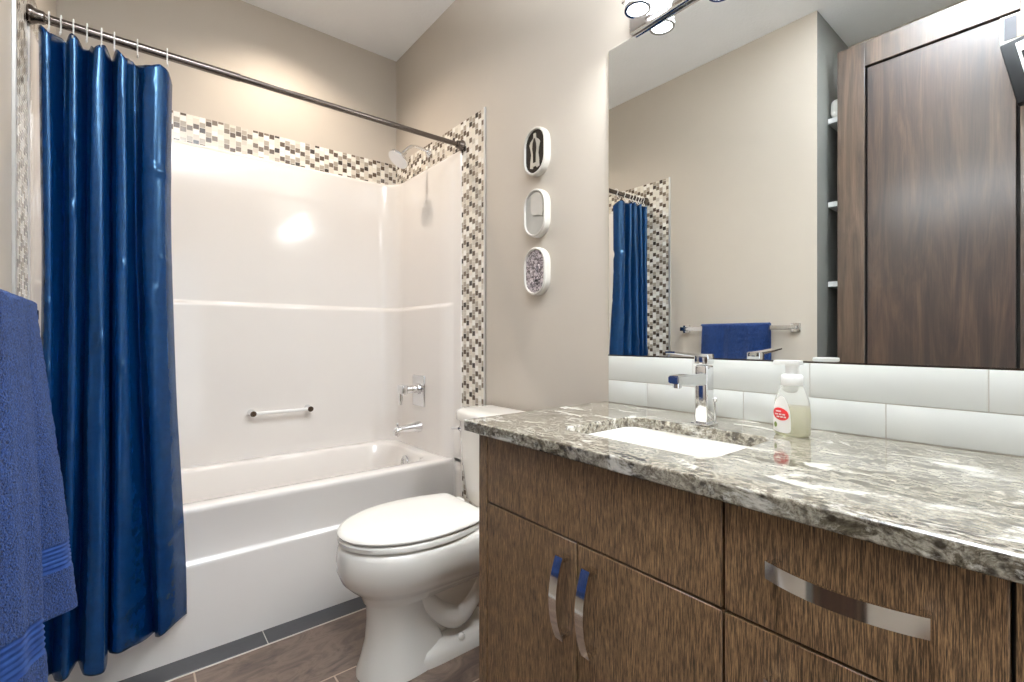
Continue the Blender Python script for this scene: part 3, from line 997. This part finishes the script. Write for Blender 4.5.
# wrapped label on the broad side facing the camera (-V direction)
def on_bottle(u, z, off=.0009, side=-1):
    zz = z
    t = (zz - ZK)
    w = .036 if t < .05 else .036 - (t - .05) * .12
    d = .024 if t < .05 else .024 - (t - .05) * .045
    k = 2.6
    uu = max(-0.999, min(0.999, u / w))
    v = d * (1 - abs(uu) ** k) ** (1 / k)
    return Vector((SPX, SPY, zz)) + UX * u + VX * (side * (v + off))
def patch(bm, outline, off, n=10):
    c = Vector((sum(p[0] for p in outline) / len(outline), sum(p[1] for p in outline) / len(outline)))
    prev = None
    cv = bm.verts.new(on_bottle(c[0], c[1], off))
    for r in range(1, n + 1):
        row = [bm.verts.new(on_bottle(c[0] + (p[0] - c[0]) * r / n, c[1] + (p[1] - c[1]) * r / n, off)) for p in outline]
        m = len(row)
        for i in range(m):
            j = (i + 1) % m
            if prev is None:
                bm.faces.new((cv, row[i], row[j]))
            else:
                bm.faces.new((prev[i], row[i], row[j], prev[j]))
        prev = row
out = [(p.x, p.y) for p in spline([(-.034, ZK + .012, 0), (-.034, ZK + .045, 0), (-.027, ZK + .074, 0), (-.014, ZK + .088, 0), (-.002, ZK + .078, 0), (.006, ZK + .050, 0), (.008, ZK + .020, 0), (.004, ZK + .009, 0), (-.015, ZK + .008, 0), (-.034, ZK + .012, 0)], 40)[:-1]]
bm = B()
patch(bm, out, .0008)
lb = obj('label_sticker', bm, M['label_white'], sd, 80)
bm = B()
patch(bm, [(-.014 + .018 * math.cos(2 * PI * k / 36), ZK + .048 + .0135 * math.sin(2 * PI * k / 36) - .10 * .021 * math.cos(2 * PI * k / 36)) for k in range(36)], .0015, 8)
obj('red_oval', bm, M['red'], lb, 80)
bm = B()
for q, (ua, ub, z) in enumerate(((-.024, -.012, .054), (-.026, -.003, .0475), (-.022, -.001, .042))):
    n = 12
    for k in range(n):
        if k in (4, 8) and q:
            continue
        a, b = ua + (ub - ua) * k / n, ua + (ub - ua) * (k + .8) / n
        vs = [bm.verts.new(on_bottle(u, ZK + z + dz, .0021)) for u, dz in ((a, -.0015), (b, -.0015), (b, .0015), (a, .0015))]
        bm.faces.new(vs)
obj('lettering', bm, M['label_white'], lb)
bm = B()
patch(bm, [(-.025 + .004 * math.cos(2 * PI * k / 16), ZK + .024 + .006 * math.sin(2 * PI * k / 16)) for k in range(16)], .0015, 3)
obj('leaf_mark', bm, M['leaf'], lb, 80)

# backsplash: two courses of white tile
bm = B()
box(bm, XR - 0.0078, XR - 0.0005, -1.04, 1.0245, ZK, 1.0605)
struct('trim_8', bm, M['grout'])
bm = B()
def course(js, za, zb):
    for a, b in zip(js, js[1:]):
        box(bm, XR - 0.0095, XR - 0.003, max(b, -1.04) + .0009, a - .0009, za + .0009, zb - .0009, .0012, 2)
course([1.025, .872, .577, .278, -.020, -.318, -.616, -.914, -1.04], ZK + .001, .980)
course([1.025, .720, .422, .124, -.174, -.472, -.77, -1.04], .980, 1.061)
o = struct('trim_9', bm, M['tile_white'], 40)

# mirror
mir = thing('mirror', 'large frameless wall mirror above the counter and backsplash', 'mirror', (XR, 0.2, 1.063))
boxobj('glass_pane', XR - 0.006, XR - 0.0003, -0.80, 1.025, 1.063, 2.082, M['mirror'], mir)
bm = B()
box(bm, XR - 0.0085, XR, -0.80, 1.026, 1.0605, 1.0645)
obj('bottom_channel', bm, M['bronze'], mir)

# ------------------------------------------------------------------ vanity light
ZL, XLM = 2.107, 1.184
vf = thing('vanity_light', 'chrome four-lamp vanity light with crystal shades mounted above the mirror', 'light fixture', (XR, 0.57, 2.15))
boxobj('back_plate', XR - 0.024, XR - 0.0005, 0.175, 0.928, 2.084, 2.165, M['chrome'], vf, 0.003, 2)
for y in (0.863, 0.668, 0.473, 0.278):
    bm = B()
    n = 48
    def crys(r, h, k0):
        return [Vector((XLM, y, h)) + Vector((math.cos(2 * PI * k / n), math.sin(2 * PI * k / n), 0)) * (r + (0.0018 if k % 4 < 2 else 0)) for k in range(n)]
    loft(bm, [crys(.026, ZL + .105, 0), crys(.033, ZL + .100, 0), crys(.034, ZL + .06, 0), crys(.0335, ZL + .006, 0)], True, True, False)
    s_ = obj('lamp_shade', bm, M['shade'], vf, 30)
    bm = B()
    lathe(bm, [(.0300, .008), (.0385, .008), (.0400, .003), (.0390, -.002), (.0310, -.002), (.0300, .000), (.0300, .008)], (XLM, y, ZL), (0, 0, 1), 36, False, False)
    obj('shade_ring', bm, M['chrome'], s_, 40)
    bm = B()
    lathe(bm, [(.0305, 0.003), (.020, .001), (.0005, .0005)], (XLM, y, ZL), (0, 0, 1), 32, False, True)
    obj('bulb', bm, M['bulb'], s_, 60)
    bm = B()
    tube(bm, [(XR - .024, y, 2.145), (XLM + .03, y, 2.165), (XLM + .018, y, ZL + .095)], .006, 10)
    tube(bm, [(XLM, y + .030, ZL + .050), (XLM, y + .056, ZL + .050)], [.004, .006], 10)
    obj('arm', bm, M['chrome'], vf, 50)

# downlight above the tub
pot = thing('recessed_light', 'round recessed ceiling light above the tub', 'light fixture', POT)
bm = B()
lathe(bm, [(.045, .0), (.078, -.001), (.080, -.006), (.060, -.010), (.045, -.006), (.045, .0)], (POT[0], POT[1], ZC), (0, 0, 1), 40, False, False)
obj('trim_ring', bm, M['white_pl'], pot, 40)
bm = B()
lathe(bm, [(.045, -.002), (.001, -.002)], (POT[0], POT[1], ZC), (0, 0, 1), 32, False, True)
obj('diffuser', bm, M['pot_glow'], pot)

# ------------------------------------------------------------------ wall plaques
def stad(w, h, x, cy, cz, n=12):
    pts = []
    r = w
    for k in range(n + 1):
        a = PI * k / n
        pts.append(Vector((x, cy + r * math.cos(a), cz + (h - r) + r * math.sin(a))))
    for k in range(n + 1):
        a = PI + PI * k / n
        pts.append(Vector((x, cy + r * math.cos(a), cz - (h - r) + r * math.sin(a))))
    return pts
PY = 1.378
def plaque(cz, label, fill):
    t = thing('wall_plaque', label, 'wall plaque', (XR, PY, cz), 'oval plaques on the wall beside the mirror')
    bm = B()
    w, h = .064, .094
    X = lambda d: XR - d
    loft(bm, [stad(w, h, X(.0), PY, cz), stad(w + .001, h + .001, X(.008), PY, cz), stad(w, h, X(.026), PY, cz), stad(w - .004, h - .004, X(.030), PY, cz), stad(w - .008, h - .008, X(.030), PY, cz), stad(w - .010, h - .010, X(.024), PY, cz), stad(w - .010, h - .010, X(.010), PY, cz)], True, True, True)
    obj('frame', bm, M['plaque'], t, 40)
    bm = B()
    loft(bm, [stad(w - .0102, h - .0102, X(.018), PY, cz), stad(w - .0102, h - .0102, X(.0225), PY, cz)], True, True, True)
    f = obj('inset', bm, fill, t)
    return t, X
def relief(t, name, pts, x0, x1, mat):
    bm = B()
    loft(bm, [[Vector((x0, y, z)) for y, z in pts], [Vector((x1, y, z)) for y, z in pts]], True, True, True)
    return obj(name, bm, mat, t)
cz = 1.851
t, X = plaque(cz, 'oval plaque with pale torso figure on black ground, topmost of three', M['plaque_black'])
half = [(.006, .070), (.007, .052), (.024, .040), (.030, .030), (.024, .010), (.020, -.010), (.024, -.035), (.026, -.062), (.012, -.066), (.009, -.058)]
pts = [(PY + a, cz + b) for a, b in half] + [(PY - a, cz + b) for a, b in reversed(half)]
relief(t, 'torso_relief', pts, X(.022), X(.026), M['torso'])
core = [(.0035, .050), (.010, .030), (.012, .010), (.008, -.010), (.007, -.045)]
pts = [(PY + a, cz + b) for a, b in core] + [(PY - a, cz + b) for a, b in reversed(core)]
relief(t, 'dark_core', pts, X(.025), X(.0272), M['plaque_black'])
cz = 1.609
t, X = plaque(cz, 'oval plaque with plain white and grey shape, middle of three', M['plaque_grey'])
pts = [(p.x, p.y) for p in spline([(PY + .020, cz + .072, 0), (PY - .020, cz + .078, 0), (PY - .046, cz + .05, 0), (PY - .046, cz - .012, 0), (PY - .020, cz - .010, 0), (PY + .008, cz - .006, 0), (PY + .020, cz + .010, 0), (PY + .022, cz + .050, 0), (PY + .020, cz + .072, 0)], 36)[:-1]]
relief(t, 'white_shape', pts, X(.022), X(.0265), M['plaque'])
cz = 1.381
t, X = plaque(cz, 'oval plaque with grey and pink floral print, lowest of three', M['floral'])
bm = B()
for k, (a, b) in enumerate(((.010, .045), (-.015, .012), (.018, -.008), (-.010, -.040), (.020, -.050), (-.025, .045))):
    for q in range(5):
        an = 2 * PI * q / 5 + k
        lathe(bm, [(.0085, 0), (.006, .0022), (.0005, .003)], (X(.022), PY + a + .008 * math.cos(an), cz + b + .008 * math.sin(an)), (-1, 0, 0), 10)
obj('flower_relief', bm, M['floral'], t, 60)

# ------------------------------------------------------------------ towel bar and towel
BXc, BZ = -0.182, 1.176
tb = thing('towel_bar', 'flat chrome towel bar on the left wall holding the blue towel', 'towel bar', (XL, 1.30, BZ))
boxobj('bar', BXc - .006, BXc + .006, .975, 1.632, BZ - .012, BZ + .012, M['chrome'], tb, .002, 2)
for y in (.990, 1.617):
    bm = B()
    box(bm, XL + .0005, XL + .010, y - .024, y + .024, BZ - .024, BZ + .024, .003, 2)
    box(bm, XL + .008, BXc - .004, y - .010, y + .010, BZ - .010, BZ + .010, .002, 2)
    obj('bracket', bm, M['chrome'], tb, 40)
tw = thing('bath_towel', 'royal blue terry bath towel draped over the left wall towel bar', 'towel', (BXc, 1.29, 1.19))
def towel(nu=150, nv=420):
    y0, y1 = 1.100, 1.486
    zf, zbk = 0.50, 0.62
    topz = BZ + .016
    rows, bands = [], []
    Lf, Lb = topz - zf, topz - zbk
    arc = .06
    tot = Lf + arc + Lb
    for j in range(nv + 1):
        s = tot * j / nv
        row = []
        for i in range(nu + 1):
            u = i / nu
            y = y0 + (y1 - y0) * u
            # two folded lobes, creased at u = .63
            crease = math.exp(-((u - .63) / .045) ** 2)
            lob = math.sin(PI * min(1, u / .63)) if u < .63 else math.sin(PI * (u - .63) / .37)
            if s < Lf:
                z = zf + s
                t = 1 - s / Lf
                hem = (-.075 if u < .63 else .025 + .05 * (.8 - u)) * max(0, (t - .35) / .65)
                z += hem
                x = BXc + .019 + (.022 if u < .63 else .022 + .030 * min(1, (u - .63) / .2)) * t ** 0.9 + lob * .012 * (0.2 + t) - crease * .022 * t
                x += (.0035 * math.sin(u * 40 + z * 4) + .0075 * math.sin(u * 22 + z * 1.5 + 1.0)) * min(1, t * 1.5)
                y += (0.020 * t * (u - .3)) * .3
            elif s < Lf + arc:
                a = PI * (s - Lf) / arc
                r = .019
                x = BXc + r * math.cos(a)
                z = topz + .012 * math.sin(a)
            else:
                z = topz - (s - Lf - arc)
                x = BXc - .017 - .004 * math.sin(PI * u)
            edge = min(u, 1 - u)
            if s < Lf and 1 - u < .04:
                x -= .020 * (1 - (1 - u) / .04) ** 2
            if s < Lf and u < .16:
                x -= (x - (BXc - .018)) * (1 - u / .16) ** 2.2 * min(1.0, max(0.0, t - .08) / .12)
            f = noise.noise(Vector((x * 60, y * 60, z * 60))) * .0016 + noise.noise(Vector((x * 220, y * 220, z * 220))) * .0012
            zz = z - (0 if s > Lf else 0)
            inband = s < Lf and .100 < s < .160
            if inband:
                f = .0020 * (math.sin((s - .10) / .060 * 2 * PI * 6)) - .002
            row.append(Vector((max(x + f, XL + .004), y, z)))
        rows.append(row)
    bm = B()
    vr = [[bm.verts.new(p) for p in r] for r in rows]
    for j in range(nv):
        s = tot * (j + .5) / nv
        for i in range(nu):
            fc_ = bm.faces.new((vr[j][i], vr[j][i + 1], vr[j + 1][i + 1], vr[j + 1][i]))
            fc_.material_index = 1 if .100 < s < .160 else 0
    return bm
o = obj('terry_cloth', towel(), [M['terry'], M['band']], tw, 180)
sm = o.modifiers.new('thickness', 'SOLIDIFY')
sm.thickness = 0.009
sm.offset = -1

# ------------------------------------------------------------------ closet niche: shelves and sliding door
XD = -0.353
dz = 2.60
DY0, DY1 = 0.072, 0.838
dr_ = B()
door = bpy.data.objects.new('door_1', None)
COL.objects.link(door)
door.location = (XD - .02, .45, 0)
door['kind'] = 'structure'
bm = B()
box(bm, XD - .036, XD, .722, DY1, .01, dz, .0015, 1)
obj('stile', bm, M['walnut2'], door)
bm = B()
box(bm, XD - .036, XD, DY0, .192, .01, dz, .0015, 1)
obj('stile', bm, M['walnut2'], door)
bm = B()
box(bm, XD - .036, XD, .192, .722, dz - .123, dz, .0015, 1)
obj('rail', bm, M['walnut2'], door)
bm = B()
box(bm, XD - .036, XD, .192, .722, .01, .133, .0015, 1)
obj('rail', bm, M['walnut2'], door)
boxobj('backing', XD - .034, XD - .026, .19, .724, .13, dz - .12, M['dark'], door)  # near-black so the slit round the panel looks shadowed
boxobj('panel', XD - .027, XD - .003, .204, .710, .145, dz - .135, M['walnut'], door, .001, 1)
bm = B()
box(bm, XD - .060, XD - .038, .07, .80, dz - .11, dz - .07, .002, 1)
for y in (.10, .45, .78):
    box(bm, XN, XD - .038, y - .012, y + .012, dz - .10, dz - .08)
tr = obj('door_track', bm, M['bronze'], door)

for k, z in enumerate((0.985, 1.420, 1.843, 2.288)):
    s_ = boxobj('closet_shelf', XN + .001, -.396, .061, YN - .001, z - .028, z, M['shelf'], None, .002, 1)
    nm = ['white closet shelf level with the mirror bottom, lowest shown', 'white closet shelf beside the brown door, second from bottom', 'white closet shelf beside the brown door, second from top', 'topmost white closet shelf beside the brown door, holding a towel'][k]
    tag(s_, nm, 'shelf', 'shelves in the closet niche')
def folded(name, label, x0, x1, y0, y1, z0, h, cat='towel'):
    bm = B()
    box(bm, x0, x1, y0, y1, z0, z0 + h, min(h * .45, .03), 4)
    bmesh.ops.subdivide_edges(bm, edges=list(bm.edges), cuts=2, use_grid_fill=True)
    for v in bm.verts:
        f = noise.noise(v.co * 30) * .006
        v.co.x += f
        if v.co.z > z0 + h * .3:
            v.co.z += f * .6
    tag(obj(name, bm, M['wtowel'], None, 80), label, cat, 'white towels in the closet niche')
folded('folded_towel', 'white folded towel on the topmost closet shelf', -.66, -.399, .62, .889, 2.289, .10)
folded('rolled_towel', 'white towel peeking out above the second closet shelf from the top', -.66, -.425, .56, .852, 1.844, .06)
folded('rolled_towel', 'white towel peeking out above the lower closet shelf', -.66, -.425, .56, .852, 1.421, .06)

# ------------------------------------------------------------------ photographer's flash on a stand
fl = thing('camera_flash', 'black flash unit with pale head and grey control panel, mirrored at top right edge', 'camera flash', (FLASH[0], FLASH[1], 2.05))
tilt = Matrix.Translation((-.2, .238, 2.285)) @ Matrix.Rotation(math.radians(-11), 4, 'X') @ Matrix.Translation((.2, -.238, -2.285))
def fpart(name, a, mat, bev=.002, tl_=True, parent=None):
    bm = B()
    box(bm, *a, bev, 2)
    if tl_:
        bmesh.ops.transform(bm, matrix=tilt, verts=bm.verts)
    return obj(name, bm, mat, parent or fl, 40)
hd = fpart('flash_head', (-.235, -.200, .085, .238, 2.285, 2.395), M['white_pl'], .004, False)
bm = B()
box(bm, -.2005, -.197, .190, .225, 2.297, 2.385)
obj('lens', bm, M['slate_pl'], hd)
bm = B()
box(bm, -.2005, -.197, .095, .190, 2.297, 2.388)
obj('colour_filter', bm, M['tan_pl'], hd)
bd = fpart('flash_body', (-.245, -.197, .090, .238, 2.030, 2.283), M['black'], .005)
fpart('control_panel', (-.198, -.194, .095, .198, 2.080, 2.265), M['white_pl'], .001, True, bd)
fpart('display', (-.1945, -.1925, .100, .172, 2.100, 2.255), M['grey_pl'], 0, True, bd)
fpart('slot_button', (-.1945, -.1922, .178, .189, 2.165, 2.225), M['black'], 0, True, bd)
st = thing('light_stand', 'thin black stand carrying the flash beside the brown door', 'light stand', (-.215, .12, 0))
bm = B()
tube(bm, [(-.215, .13, .12), (-.215, .13, 2.026)], .008, 12)
obj('pole', bm, M['black'], st, 50)
for k in range(3):
    a = math.radians(20 + 120 * k) if k != 1 else math.radians(200)
    bm = B()
    ex = (-.215 + .12 * math.cos(a), .13 + .22 * math.sin(a))
    tube(bm, [(-.215, .13, .40), (ex[0], ex[1], .006)], .006, 10)
    obj('leg', bm, M['black'], st, 50)
